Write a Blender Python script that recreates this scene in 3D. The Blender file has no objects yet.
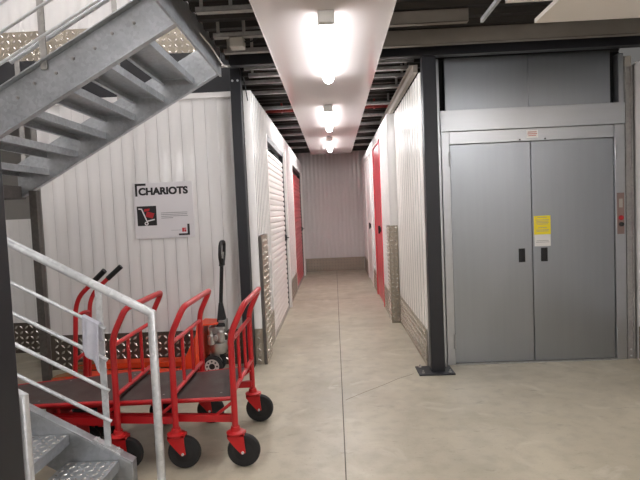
import bpy, bmesh, math, random
from mathutils import Vector, Matrix

random.seed(4)
S = bpy.context.scene
COL = S.collection
# ------------------------------------------------------------------ camera
F_PX, ROLL, CAM_H = 525.0, 0.043, 1.5
_vx, _vy = 334 - 320, 240 - 211
_a = _vx*math.cos(ROLL) + _vy*math.sin(ROLL)
_b = -_vx*math.sin(ROLL) + _vy*math.cos(ROLL)
PITCH = math.atan2(_b, F_PX)
YAW = math.atan2(_a*math.cos(PITCH), F_PX)
w_ = Vector((-math.sin(YAW)*math.cos(PITCH), math.cos(YAW)*math.cos(PITCH), -math.sin(PITCH)))
r0 = Vector((math.cos(YAW), math.sin(YAW), 0)); u0 = r0.cross(w_)
Rv = math.cos(ROLL)*r0 - math.sin(ROLL)*u0
Uv = math.sin(ROLL)*r0 + math.cos(ROLL)*u0
cam = bpy.data.objects.new('camera', bpy.data.cameras.new('camera'))
COL.objects.link(cam)
cam.matrix_world = Matrix(((Rv.x, Uv.x, -w_.x, 0), (Rv.y, Uv.y, -w_.y, 0), (Rv.z, Uv.z, -w_.z, CAM_H), (0, 0, 0, 1)))
cam.data.sensor_width = 36.0
cam.data.lens = F_PX/640*36.0
cam.data.clip_start = 0.05
S.camera = cam
# ------------------------------------------------------------------ world, exposure
wd = bpy.data.worlds.new('world'); S.world = wd; wd.use_nodes = True
wd.node_tree.nodes['Background'].inputs[0].default_value = (1.0, 0.97, 0.93, 1)
wd.node_tree.nodes['Background'].inputs[1].default_value = 0.05
S.view_settings.view_transform = 'Standard'
S.view_settings.look = 'None'
S.view_settings.gamma = 1.0
S.view_settings.use_curve_mapping = False
S.view_settings.exposure = 1.45
LAMP, LAMP_HALL = 18.0, 27.0     # glow of the corridor tubes and of the added hall and upstairs tubes

# ------------------------------------------------------------------ materials
def lin(c):
    return tuple(((v/255.0)/12.92 if v/255.0 <= 0.04045 else ((v/255.0+0.055)/1.055)**2.4) for v in c) + (1.0,)

def mat(name, rgb, rough=0.5, metal=0.0, var=0.0, scale=6.0, rvar=0.0, bump=0.0, bscale=40.0, stretch=None, coat=0.0):
    m = bpy.data.materials.new(name); m.use_nodes = True
    nt = m.node_tree; N = nt.nodes; L = nt.links
    b = N['Principled BSDF']
    c = lin(rgb)
    b.inputs['Base Color'].default_value = c
    b.inputs['Roughness'].default_value = rough
    b.inputs['Metallic'].default_value = metal
    b.inputs['Coat Weight'].default_value = coat
    if var or rvar or bump:
        tc = N.new('ShaderNodeTexCoord'); mp = N.new('ShaderNodeMapping')
        L.new(tc.outputs['Object'], mp.inputs['Vector'])
        if stretch: mp.inputs['Scale'].default_value = stretch
        nz = N.new('ShaderNodeTexNoise'); nz.inputs['Scale'].default_value = scale; nz.inputs['Detail'].default_value = 5
        L.new(mp.outputs[0], nz.inputs['Vector'])
        if var:
            rp = N.new('ShaderNodeValToRGB')
            rp.color_ramp.elements[0].position = 0.3; rp.color_ramp.elements[1].position = 0.7
            rp.color_ramp.elements[0].color = tuple(max(0, v*(1-var)) for v in c[:3]) + (1,)
            rp.color_ramp.elements[1].color = tuple(min(1, v*(1+var)) for v in c[:3]) + (1,)
            L.new(nz.outputs['Fac'], rp.inputs[0]); L.new(rp.outputs[0], b.inputs['Base Color'])
        if rvar:
            mr = N.new('ShaderNodeMapRange')
            mr.inputs['From Min'].default_value = 0.3; mr.inputs['From Max'].default_value = 0.7
            mr.inputs['To Min'].default_value = max(0.02, rough-rvar); mr.inputs['To Max'].default_value = min(1, rough+rvar)
            L.new(nz.outputs['Fac'], mr.inputs['Value']); L.new(mr.outputs[0], b.inputs['Roughness'])
        if bump:
            n2 = N.new('ShaderNodeTexNoise'); n2.inputs['Scale'].default_value = bscale; n2.inputs['Detail'].default_value = 3
            L.new(mp.outputs[0], n2.inputs['Vector'])
            bp = N.new('ShaderNodeBump'); bp.inputs['Strength'].default_value = bump; bp.inputs['Distance'].default_value = 0.01
            L.new(n2.outputs['Fac'], bp.inputs['Height']); L.new(bp.outputs[0], b.inputs['Normal'])
    return m

def emit(name, rgb, k):
    m = bpy.data.materials.new(name); m.use_nodes = True
    nt = m.node_tree; nt.nodes.clear()
    o = nt.nodes.new('ShaderNodeOutputMaterial'); e = nt.nodes.new('ShaderNodeEmission')
    e.inputs[0].default_value = lin(rgb); e.inputs[1].default_value = k
    nt.links.new(e.outputs[0], o.inputs[0]); return m

def galv(name, rgb, rough, metal):
    """hot-dip galvanised steel: small crystalline patches of slightly different grey"""
    m = mat(name, rgb, rough, metal, var=0.12, scale=5, rvar=0.08)
    nt = m.node_tree; N = nt.nodes; L = nt.links; b = N['Principled BSDF']
    src = b.inputs['Base Color'].links[0].from_socket
    tc = N.new('ShaderNodeTexCoord'); v = N.new('ShaderNodeTexVoronoi'); v.inputs['Scale'].default_value = 45
    L.new(tc.outputs['Object'], v.inputs['Vector'])
    hs = N.new('ShaderNodeSeparateColor'); L.new(v.outputs['Color'], hs.inputs[0])
    mr = N.new('ShaderNodeMapRange'); mr.inputs['To Min'].default_value = 0.9; mr.inputs['To Max'].default_value = 1.1
    L.new(hs.outputs[0], mr.inputs['Value'])
    mx = N.new('ShaderNodeVectorMath'); mx.operation = 'SCALE'
    L.new(src, mx.inputs[0]); L.new(mr.outputs[0], mx.inputs['Scale']); L.new(mx.outputs[0], b.inputs['Base Color'])
    return m

def concrete():
    m = bpy.data.materials.new('concrete'); m.use_nodes = True
    nt = m.node_tree; N = nt.nodes; L = nt.links; b = N['Principled BSDF']
    tc = N.new('ShaderNodeTexCoord')
    def noise(s, d, lo, hi, dist=0.0):
        n = N.new('ShaderNodeTexNoise'); n.inputs['Scale'].default_value = s; n.inputs['Detail'].default_value = d
        n.inputs['Distortion'].default_value = dist
        L.new(tc.outputs['Object'], n.inputs['Vector'])
        r = N.new('ShaderNodeMapRange'); r.inputs['From Min'].default_value = lo; r.inputs['From Max'].default_value = hi
        L.new(n.outputs['Fac'], r.inputs['Value']); return r.outputs[0]
    def mixc(fac, a, bb):
        x = N.new('ShaderNodeMix'); x.data_type = 'RGBA'
        if hasattr(fac, 'links'): L.new(fac, x.inputs[0])
        else: x.inputs[0].default_value = fac
        for i, s in ((6, a), (7, bb)):
            if isinstance(s, tuple): x.inputs[i].default_value = s
            else: L.new(s, x.inputs[i])
        return x.outputs[2]
    def scaled(s, k):
        q = N.new('ShaderNodeMath'); q.operation = 'MULTIPLY'; q.inputs[1].default_value = k; L.new(s, q.inputs[0]); return q.outputs[0]
    c = mixc(noise(1.3, 6, 0.3, 0.7, 0.6), lin((166, 157, 138)), lin((190, 181, 161)))
    c = mixc(scaled(noise(9, 8, 0.45, 0.75), 0.5), c, lin((150, 142, 126)))
    c = mixc(scaled(noise(2.6, 4, 0.58, 0.72, 1.5), 0.45), c, lin((204, 198, 182)))
    c = mixc(scaled(noise(60, 2, 0.62, 0.78), 0.35), c, lin((120, 112, 98)))
    # a few dark scuffs with a streaky shape
    mp = N.new('ShaderNodeMapping'); mp.inputs['Scale'].default_value = (2.2, 5.5, 1); mp.inputs['Rotation'].default_value = (0, 0, 0.5)
    L.new(tc.outputs['Object'], mp.inputs['Vector'])
    n = N.new('ShaderNodeTexNoise'); n.inputs['Scale'].default_value = 2.1; n.inputs['Detail'].default_value = 9; n.inputs['Roughness'].default_value = 0.7
    L.new(mp.outputs[0], n.inputs['Vector'])
    r = N.new('ShaderNodeMapRange'); r.inputs['From Min'].default_value = 0.60; r.inputs['From Max'].default_value = 0.70
    L.new(n.outputs['Fac'], r.inputs['Value'])
    c = mixc(scaled(r.outputs[0], 0.5), c, lin((98, 92, 82)))
    L.new(c, b.inputs['Base Color'])
    rr = N.new('ShaderNodeMapRange'); rr.inputs['To Min'].default_value = 0.3; rr.inputs['To Max'].default_value = 0.5
    L.new(noise(3.5, 5, 0.3, 0.7), rr.inputs['Value']); L.new(rr.outputs[0], b.inputs['Roughness'])
    bp = N.new('ShaderNodeBump'); bp.inputs['Strength'].default_value = 0.06; bp.inputs['Distance'].default_value = 0.004
    L.new(noise(35, 4, 0.3, 0.7), bp.inputs['Height']); L.new(bp.outputs[0], b.inputs['Normal'])
    return m

M = dict(
    concrete=concrete(),
    joint=mat('floor_joint', (98, 92, 82), 0.8),
    white=mat('white_coated_sheet', (226, 223, 221), 0.15, 0.0, var=0.02, scale=2, rvar=0.04, bump=0.05, bscale=3),
    whitefine=mat('white_ribbed_sheet', (232, 229, 224), 0.24, 0.0, var=0.02, scale=2, bump=0.04, bscale=3),
    panel=mat('glossy_white_panel', (212, 204, 202), 0.12, 0.0, bump=0.10, bscale=1.6),
    galv=galv('galvanised_steel', (172, 175, 178), 0.38, 0.68),
    galvd=galv('galvanised_profile', (166, 163, 159), 0.5, 0.35),
    darkgalv=galv('shaded_galvanised_steel', (92, 87, 83), 0.55, 0.3),  # darker galvanised copy: shade of landing and guard put into its colour
    rail=galv('galvanised_rail', (206, 207, 208), 0.38, 0.45),
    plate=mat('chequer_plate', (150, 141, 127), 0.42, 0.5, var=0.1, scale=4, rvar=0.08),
    platedark=mat('chequer_plate_darkened', (92, 84, 77), 0.4, 0.6, var=0.1, scale=4),  # darkened copy: reflections of dark surroundings put into the colour
    lozenge=mat('chequer_worn_glint_lozenges', (232, 224, 214), 0.26, 0.7, var=0.05, scale=9),  # worn tops, lightened further: bright glints put into the colour
    steel=mat('brushed_steel', (160, 164, 168), 0.33, 0.9, var=0.015, scale=30, stretch=(1, 1, 0.03)),
    steeld=mat('brushed_steel_trim', (186, 188, 190), 0.34, 0.85, var=0.04, scale=9, stretch=(0.06, 1, 1)),
    dark=mat('anthracite_paint', (34, 34, 38), 0.42, 0.1, var=0.08),
    black=mat('black_gap', (8, 8, 9), 0.8),
    blackplastic=mat('black_plastic', (20, 20, 21), 0.45),
    rubber=mat('black_rubber', (27, 26, 26), 0.7, var=0.15, scale=20),
    deck=mat('dark_deck_steel', (44, 40, 38), 0.55, 0.4, var=0.1, scale=1.5),
    deckside=mat('brown_grey_purlin', (140, 132, 123), 0.5, 0.3, var=0.08),
    red=mat('red_paint', (178, 20, 26), 0.36, 0.0, var=0.06, scale=8, coat=0.15),
    redfork=mat('red_castor_paint', (186, 22, 24), 0.42, 0.0, var=0.08, scale=20),
    doorred=mat('red_door_sheet', (206, 70, 78), 0.28, var=0.03),
    pipe=mat('red_pipe', (150, 40, 36), 0.4),
    orange=mat('orange_paint', (226, 66, 22), 0.42, var=0.1, scale=9),
    worn=mat('worn_fork_steel', (150, 104, 66), 0.6, 0.2, var=0.35, scale=14),
    alu=mat('cast_aluminium', (176, 174, 170), 0.4, 0.8, var=0.15, scale=18, rvar=0.1),
    ply=mat('brown_phenolic_ply', (58, 43, 39), 0.42, 0.0, var=0.22, scale=7, rvar=0.08, bump=0.1, bscale=90),
    plyedge=mat('plywood_edge', (132, 92, 60), 0.7, var=0.2, scale=40, stretch=(1, 1, 6)),
    hub=mat('wheel_hub', (196, 192, 186), 0.5, 0.1),
    sign=mat('sign_board', (226, 222, 224), 0.4),
    ink=mat('black_ink', (30, 27, 28), 0.5),
    inkgrey=mat('grey_ink', (150, 148, 150), 0.6),
    inkred=mat('red_ink', (186, 36, 44), 0.5),
    yellow=mat('yellow_label', (236, 216, 40), 0.5),
    paper=mat('white_label', (226, 224, 220), 0.6),
    pink=mat('pale_red_ink', (200, 140, 130), 0.6),
    cloth=mat('grey_cloth', (196, 195, 204), 0.95, var=0.06, scale=30, bump=0.3, bscale=160),
    cream=mat('cream_soffit', (238, 230, 220), 0.6),
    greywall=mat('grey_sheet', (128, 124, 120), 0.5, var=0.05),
    greybox=mat('grey_plastic', (178, 172, 162), 0.5),
    tube=emit('lit_fluorescent_diffuser', (250, 249, 251), LAMP),
    tubehall=emit('added_lamp_diffuser', (250, 249, 251), LAMP_HALL),
    jamb=mat('white_jamb', (236, 232, 228), 0.35),
    brass=mat('handle_metal', (60, 58, 60), 0.4, 0.6),
)

# ------------------------------------------------------------------ mesh helpers
class MB:
    def __init__(s): s.v = []; s.f = []; s.sm = []; s.mi = []
    def add(s, vs, fs, smooth=False, mi=0):
        o = len(s.v); s.v += [tuple(v) for v in vs]
        for f in fs: s.f.append(tuple(i+o for i in f)); s.sm.append(smooth); s.mi.append(mi)
        return s
    def box(s, x0, x1, y0, y1, z0, z1, mi=0):
        vs = [(x, y, z) for z in (z0, z1) for y in (y0, y1) for x in (x0, x1)]
        return s.add(vs, [(0, 2, 3, 1), (4, 5, 7, 6), (0, 1, 5, 4), (2, 6, 7, 3), (0, 4, 6, 2), (1, 3, 7, 5)], mi=mi)
    def hexa(s, p8, mi=0):
        return s.add(p8, [(0, 3, 2, 1), (4, 5, 6, 7), (0, 1, 5, 4), (1, 2, 6, 5), (2, 3, 7, 6), (3, 0, 4, 7)], mi=mi)
    def prism(s, pts, d, mi=0, smooth=False):
        """polygon pts (3d, planar) pushed along vector d"""
        n = len(pts); d = Vector(d)
        a = [Vector(p) for p in pts]; b = [p+d for p in a]
        s.add(a+b, [tuple(reversed(range(n))), tuple(range(n, 2*n))] , mi=mi)
        o = len(s.v) - 2*n
        for i in range(n):
            j = (i+1) % n
            s.f.append((o+i, o+j, o+n+j, o+n+i)); s.sm.append(smooth); s.mi.append(mi)
        return s
    def tube(s, path, r, seg=12, fillet=0.0, mi=0, rect=None):
        P = [Vector(p) for p in path]
        if fillet:
            Q = [P[0]]
            for i in range(1, len(P)-1):
                a, b, c = P[i-1], P[i], P[i+1]
                fa = min(fillet, (a-b).length*0.45); fc = min(fillet, (c-b).length*0.45)
                p0 = b+(a-b).normalized()*fa; p1 = b+(c-b).normalized()*fc
                for k in range(6):
                    t = k/5; Q.append(p0*(1-t)**2 + b*2*t*(1-t) + p1*t*t)
            Q.append(P[-1]); P = Q
        T = []
        for i in range(len(P)):
            if i == 0: t = P[1]-P[0]
            elif i == len(P)-1: t = P[-1]-P[-2]
            else: t = (P[i+1]-P[i]).normalized() + (P[i]-P[i-1]).normalized()
            T.append(t.normalized())
        ref = Vector((0, 0, 1)) if abs(T[0].z) < 0.9 else Vector((0, 1, 0))
        n = (ref - T[0]*ref.dot(T[0])).normalized()
        vs = []
        prof = [(math.cos(2*math.pi*k/seg), math.sin(2*math.pi*k/seg)) for k in range(seg)]
        if rect:
            seg = 4; prof = [(rect[0], rect[1]), (-rect[0], rect[1]), (-rect[0], -rect[1]), (rect[0], -rect[1])]; r = 1.0
        for i, p in enumerate(P):
            n = (n - T[i]*n.dot(T[i])).normalized(); b = T[i].cross(n)
            k = 1.0
            if 0 < i < len(P)-1:
                d = (P[i]-P[i-1]).normalized().dot(T[i]); k = 1.0/max(d, 0.5)
            # widen across the mitre so bends keep their section
            if 0 < i < len(P)-1 and k > 1.001:
                q = ((P[i+1]-P[i]).normalized() - (P[i]-P[i-1]).normalized()).normalized()
            else: q = None
            for cx, cy in prof:
                o = n*cx*r + b*cy*r
                if q is not None: o = o + q*(o.dot(q))*(k-1)
                vs.append(p+o)
        m = len(P); fs = []
        for i in range(m-1):
            for k in range(seg):
                k2 = (k+1) % seg
                fs.append((i*seg+k, i*seg+k2, (i+1)*seg+k2, (i+1)*seg+k))
        s.add(vs, fs, smooth=not rect, mi=mi)
        o = len(s.v)-len(vs)
        s.f += [tuple(o+k for k in reversed(range(seg))), tuple(o+(m-1)*seg+k for k in range(seg))]
        s.sm += [False, False]; s.mi += [mi, mi]
        return s
    def lathe(s, c, axis, prof, seg=28, mi=0):
        """prof: list of (offset along axis, radius)"""
        c = Vector(c); ax = Vector(axis).normalized()
        ref = Vector((0, 0, 1)) if abs(ax.z) < 0.9 else Vector((1, 0, 0))
        n = (ref-ax*ref.dot(ax)).normalized(); b = ax.cross(n)
        vs = []
        for o, r in prof:
            for k in range(seg):
                t = 2*math.pi*k/seg
                vs.append(c+ax*o+(n*math.cos(t)+b*math.sin(t))*r)
        fs = []
        for i in range(len(prof)-1):
            for k in range(seg):
                k2 = (k+1) % seg; fs.append((i*seg+k, i*seg+k2, (i+1)*seg+k2, (i+1)*seg+k))
        s.add(vs, fs, True, mi)
        o = len(s.v)-len(vs)
        s.f += [tuple(o+k for k in reversed(range(seg))), tuple(o+(len(prof)-1)*seg+k for k in range(seg))]
        s.sm += [False, False]; s.mi += [mi, mi]
        return s
    def build(s, name, m, parent=None, bevel=0.0, loc=None, seg=2):
        me = bpy.data.meshes.new(name); me.from_pydata(s.v, [], s.f)
        ms = m if isinstance(m, (list, tuple)) else [m]
        for q in ms: me.materials.append(M[q])
        me.polygons.foreach_set('use_smooth', s.sm)
        me.polygons.foreach_set('material_index', s.mi)
        bm = bmesh.new(); bm.from_mesh(me); bmesh.ops.recalc_face_normals(bm, faces=bm.faces); bm.to_mesh(me); bm.free()
        me.set_sharp_from_angle(angle=math.radians(40))
        o = bpy.data.objects.new(name, me); COL.objects.link(o)
        if loc: o.location = loc
        if parent is not None: o.parent = parent
        if bevel:
            bv = o.modifiers.new('bevel', 'BEVEL'); bv.width = bevel; bv.segments = seg; bv.limit_method = 'ANGLE'
        return o

def tag(o, label=None, cat=None, group=None, kind=None):
    if label: o['label'] = label
    if cat: o['category'] = cat
    if group: o['group'] = group
    if kind: o['kind'] = kind
    return o

def thing(name, label, cat, loc=(0, 0, 0), group=None):
    o = bpy.data.objects.new(name, None); COL.objects.link(o); o.location = loc; o.empty_display_size = 0.1
    return tag(o, label, cat, group)

def copy_tree(o, parent=None):
    c = o.copy(); COL.objects.link(c)
    if parent is not None: c.parent = parent
    for ch in list(o.children): copy_tree(ch, c)
    return c

def structure(o, label, cat): return tag(o, label, cat, kind='structure')

def sheet(mb, p0, p1, z0, z1, nrm, pitch, depth, thick=0.05, duty=(0.36, 0.14, 0.36, 0.14), phase=0.0, prof=None):
    """ribbed steel sheet standing from p0 to p1; p0-p1 is the outer face, nrm points into the room"""
    p0 = Vector((p0[0], p0[1], 0)); p1 = Vector((p1[0], p1[1], 0)); n = Vector((nrm[0], nrm[1], 0))
    L = (p1-p0).length; t = (p1-p0)/L
    pts = []
    u = -phase*pitch
    lev = [(0, 0.0), (duty[0], 0.0), (duty[0]+duty[1], 1.0), (duty[0]+duty[1]+duty[2], 1.0)]
    if prof: lev = prof
    cand = []
    while u < L+pitch:
        for a, h in lev: cand.append((u+a*pitch, h))
        u += pitch
    for a, h in cand:
        if 0.0005 < a < L-0.0005: pts.append((a, h))
    pts = [(0, 0.0)] + pts + [(L, 0.0)]
    front = [p0+t*a-n*depth*(1-h) for a, h in pts]
    back = [p0-n*thick, p1-n*thick]
    k = len(front)
    vs = [v+Vector((0, 0, z0)) for v in front] + [v+Vector((0, 0, z1)) for v in front]
    fs = [(i, i+1, k+i+1, k+i) for i in range(k-1)]
    o = 2*k
    vs += [back[0]+Vector((0, 0, z0)), back[1]+Vector((0, 0, z0)), back[0]+Vector((0, 0, z1)), back[1]+Vector((0, 0, z1))]
    fs += [(o, o+2, o+3, o+1), (0, k, o+2, o), (k-1, o+1, o+3, 2*k-1)]
    fs += [tuple(range(k, 2*k)) + (o+3, o+2), tuple(reversed(range(k))) + (o, o+1)]
    mb.add(vs, fs)

LAP = [(0.0, 0.0), (0.05, 1.0), (0.46, 0.88), (0.51, 0.5), (0.94, 0.36)]

def chequer(mb, org, uu, vv, nn, Lu, Lv, thick=0.004, pitch=0.05, h=0.0035, ln=0.040, wd=0.016, mi=0, raised=1):
    """raised-lozenge tread plate: slab plus lozenges alternating at +-45 degrees"""
    org = Vector(org); uu = Vector(uu).normalized(); vv = Vector(vv).normalized(); nn = Vector(nn).normalized()
    c = [org, org+uu*Lu, org+uu*Lu+vv*Lv, org+vv*Lv]
    mb.hexa([p for p in c]+[p+nn*thick for p in c], mi)
    nu = max(1, int(Lu/pitch)); nv = max(1, int(Lv/pitch))
    au = (Lu-nu*pitch)/2; av = (Lv-nv*pitch)/2
    for i in range(nu):
        for j in range(nv):
            ctr = org+uu*(au+(i+.5)*pitch)+vv*(av+(j+.5)*pitch)+nn*thick
            s = 1 if (i+j) % 2 else -1
            d = (uu+vv*s).normalized(); e = (uu*-s+vv).normalized()
            q = [ctr+d*ln/2, ctr+e*wd/2, ctr-d*ln/2, ctr-e*wd/2]
            t = [ctr+d*ln*.24+nn*h, ctr+e*wd*.2+nn*h, ctr-d*ln*.24+nn*h, ctr-e*wd*.2+nn*h]
            mb.add(q+t, [(4, 5, 6, 7), (0, 1, 5, 4), (1, 2, 6, 5), (2, 3, 7, 6), (3, 0, 4, 7)], mi=mi if raised is None else raised)

# ================================================================== SETTING
YE = 13.1
# floor with saw-cut joints
fl = MB().box(-5.2, 3.2, -4.2, YE+0.2, -0.1, 0.0).build('floor', 'concrete')
structure(fl, 'smooth grey-beige concrete floor of the storage hall', 'floor')
j = MB()
def strip(a, b, w=0.005):
    a = Vector((a[0], a[1], 0)); b = Vector((b[0], b[1], 0)); t = (b-a).normalized(); n = Vector((-t.y, t.x, 0))*w/2
    q = [a-n, b-n, b+n, a+n]
    j.hexa([p+Vector((0, 0, -0.001)) for p in q]+[p+Vector((0, 0, 0.0006)) for p in q])
strip((0.004, -4), (0.008, YE-0.02), 0.007)
strip((-0.7, 8.9), (0.66, 8.9), 0.006)
pts = [(0.66, 4.70), (0.5, 4.57), (0.36, 4.42), (0.18, 4.25), (0.03, 4.09)]
for a, b in zip(pts[:-1], pts[1:]): strip(a, b, 0.004)
structure(j.build('trim_1', 'joint'), 'thin dark saw-cut joints in the concrete floor', 'floor joint')

# sign wall (behind the trolleys)
mb = MB(); sheet(mb, (-2.93, 5.20), (-0.93, 5.20), 0, 2.705, (0, -1), 0.121, 0.009, prof=LAP)
structure(mb.build('wall_back', 'white'), 'white ribbed sheet wall carrying the trolley sign', 'wall')
mb = MB(); mb.box(-2.93, -0.95, 5.185, 5.205, 2.66, 2.712)
structure(mb.build('trim_2', 'white'), 'white capping strip along the top of the sign wall', 'trim')
# recess to its left
mb = MB(); sheet(mb, (-4.6, 5.95), (-3.46, 5.95), 0, 1.56, (0, -1), 0.12, 0.009, prof=LAP)
structure(mb.build('wall_recess', 'white'), 'low ribbed white partition in the recess under the stairs', 'wall')
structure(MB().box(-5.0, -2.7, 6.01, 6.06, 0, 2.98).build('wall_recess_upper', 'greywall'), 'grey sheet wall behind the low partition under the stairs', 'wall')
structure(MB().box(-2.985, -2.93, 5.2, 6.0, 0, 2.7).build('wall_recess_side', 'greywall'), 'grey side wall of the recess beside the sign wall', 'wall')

# corridor, left side
XL = -0.76
mb = MB()
dW = (6.22, 8.25, 2.44); dR = (10.0, 12.35, 2.42)
for a, b, z0, z1 in ((5.15, dW[0], 0, 2.705), (dW[1], dR[0], 0, 2.705), (dR[1], YE, 0, 2.705), (dW[0], dW[1], dW[2], 2.705), (dR[0], dR[1], dR[2], 2.705)):
    sheet(mb, (XL, a), (XL, b), z0, z1, (1, 0), 0.121, 0.009, thick=0.078, prof=LAP)
structure(mb.build('wall_left', 'white'), 'white ribbed corridor wall with the two roller doors', 'wall')
# right side, near part and deeper part
XR1, XR2 = 0.82, 0.72
mb = MB(); sheet(mb, (XR1, 4.86), (XR1, 6.86), 0, 2.72, (-1, 0), 0.16, 0.009, thick=0.06, duty=(0.12, 0.08, 0.72, 0.08))
structure(mb.build('wall_right', 'whitefine'), 'finely ribbed white wall just left of the lift', 'wall')
dE = (8.0, 9.25, 2.55); dF = (10.15, 11.6, 2.55)
mb = MB()
for a, b, z0, z1 in ((6.86, dE[0], 0, 2.72), (dE[1], dF[0], 0, 2.72), (dF[1], YE, 0, 2.72), (dE[0], dE[1], dE[2], 2.72), (dF[0], dF[1], dF[2], 2.72)):
    sheet(mb, (XR2, a), (XR2, b), z0, z1, (-1, 0), 0.121, 0.008, thick=0.16, prof=LAP)
structure(mb.build('wall_right_far', 'white'), 'white corridor wall with the red hinged door', 'wall')
# far end
mb = MB(); sheet(mb, (-1.0, YE), (1.0, YE), 0, 2.97, (0, -1), 0.10, 0.010)
structure(mb.build('wall_far', 'white'), 'white ribbed wall closing the far end of the corridor', 'wall')
# lobby right wall, rear and left walls (closing the hall)
mb = MB(); sheet(mb, (2.775, 4.98), (2.775, -4.0), 0, 2.72, (-1, 0), 0.121, 0.010)
structure(mb.build('wall_lobby_right', 'white'), 'white ribbed wall at the right edge beside the lift', 'wall')
structure(MB().box(-5.0, 2.83, -4.1, -4.0, 0, 2.98).build('wall_rear', 'white'), 'plain white wall at the rear of the hall', 'wall')
structure(MB().box(-5.1, -5.0, -4.1, 6.06, 0, 5.6).build('wall_hall_left', 'white'), 'plain white wall at the left side of the hall', 'wall')

# upper floor slab / dark deck: ribs run across the corridor
mb = MB()
def deck(x0, x1, y0, y1):
    mb.box(x0, x1, y0, y1, 3.0, 3.12)
    y = y0+0.04
    while y < y1-0.1:
        mb.prism([(x0, y, 3.0), (x0, y+0.03, 2.965), (x0, y+0.09, 2.965), (x0, y+0.12, 3.0)], (x1-x0, 0, 0))
        y += 0.2
deck(-0.96, 2.9, -4.1, 5.34); deck(-5.0, 2.9, 5.34, YE+0.15); deck(-5.0, -0.96, -4.1, 1.3)
structure(mb.build('ceiling', 'deck'), 'dark ribbed steel deck forming the ceiling', 'ceiling')
structure(MB().box(-5.0, -0.95, 5.30, 5.335, 2.74, 3.14).build('trim_3', 'dark'), 'dark edge beam of the upper floor above the sign wall', 'trim')
# upper storey seen through the stairwell
mb = MB(); sheet(mb, (-5.0, 5.42), (1.0, 5.42), 3.125, 5.5, (0, -1), 0.121, 0.010)
structure(mb.build('wall_upper', 'white'), 'white ribbed wall of the upper storey seen above the stairs', 'wall')
structure(MB().box(-5.1, 2.9, -4.1, 5.5, 5.55, 5.62).build('ceiling_upper', 'cream'), 'pale ceiling of the upper storey', 'ceiling')
structure(MB().box(-5.0, -0.9, 1.2, 1.3, 3.12, 5.55).build('wall_upper_front', 'white'), 'plain wall on the near side of the stairwell upstairs', 'wall')
mb = MB(); chequer(mb, (-5.0, 5.415, 3.15), (1, 0, 0), (0, 0, 1), (0, -1, 0), 5.0, 0.32, pitch=0.062, ln=0.05, wd=0.02)
structure(mb.build('baseboard_upper', ['plate', 'lozenge']), 'tread-plate skirting along the upper storey wall', 'baseboard')
# landing edge channel at the head of the stairs
mb = MB(); mb.box(-0.978, -0.966, 2.2, 4.80, 2.755, 3.0); mb.box(-0.984, -0.978, 2.2, 4.80, 2.755, 2.765)
structure(mb.build('trim_4', 'galv'), 'galvanised channel edging the landing at the stair head', 'trim')

# tread-plate skirtings
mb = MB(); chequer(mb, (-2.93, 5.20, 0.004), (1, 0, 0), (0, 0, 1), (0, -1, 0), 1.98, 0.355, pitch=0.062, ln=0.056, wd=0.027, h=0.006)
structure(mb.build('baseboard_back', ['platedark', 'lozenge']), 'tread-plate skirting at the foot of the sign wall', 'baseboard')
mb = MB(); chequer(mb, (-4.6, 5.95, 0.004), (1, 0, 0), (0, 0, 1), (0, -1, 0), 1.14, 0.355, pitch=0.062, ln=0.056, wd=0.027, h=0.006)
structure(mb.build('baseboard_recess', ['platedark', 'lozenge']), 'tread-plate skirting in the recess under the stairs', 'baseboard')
mb = MB()
for a, b in ((5.16, dW[0]-0.06), (dW[1]+0.1, dR[0]-0.06), (dR[1]+0.08, YE-0.02)):
    chequer(mb, (XL, a, 0.004), (0, 1, 0), (0, 0, 1), (1, 0, 0), b-a, 0.36, pitch=0.062, ln=0.052, wd=0.022)
chequer(mb, (-0.838, 5.15, 0.004), (1, 0, 0), (0, 0, 1), (0, -1, 0), 0.082, 0.36, pitch=0.055, ln=0.048, wd=0.02, h=0.005)
structure(mb.build('baseboard_left', ['plate', 'lozenge']), 'tread-plate skirting along the left corridor wall', 'baseboard')
mb = MB()
chequer(mb, (XR1, 4.87, 0.004), (0, 1, 0), (0, 0, 1), (-1, 0, 0), 1.97, 0.36, pitch=0.062, ln=0.052, wd=0.022, h=0.006)
structure(mb.build('baseboard_right', ['plate', 'lozenge']), 'tread-plate skirting along the ribbed wall left of the lift', 'baseboard')
mb = MB()
for a, b in ((6.87, dE[0]-0.04), (dE[1]+0.04, dF[0]-0.04), (dF[1]+0.04, YE-0.02)):
    chequer(mb, (XR2, a, 0.004), (0, 1, 0), (0, 0, 1), (-1, 0, 0), b-a, 0.36, pitch=0.062, ln=0.052, wd=0.022)
structure(mb.build('baseboard_right_far', ['plate', 'lozenge']), 'tread-plate skirting beside the red hinged door', 'baseboard')
mb = MB(); chequer(mb, (XL+0.01, YE, 0.004), (1, 0, 0), (0, 0, 1), (0, -1, 0), 1.46, 0.33, pitch=0.075, ln=0.06, wd=0.026)
structure(mb.build('baseboard_far', ['plate', 'lozenge']), 'tread-plate skirting at the far end of the corridor', 'baseboard')
mb = MB(); chequer(mb, (2.775, -3.9, 0.004), (0, 1, 0), (0, 0, 1), (-1, 0, 0), 8.78, 0.31, pitch=0.062, ln=0.052, wd=0.022)
structure(mb.build('baseboard_lobby_right', ['plate', 'lozenge']), 'tread-plate skirting at the right edge beside the lift', 'baseboard')

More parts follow.
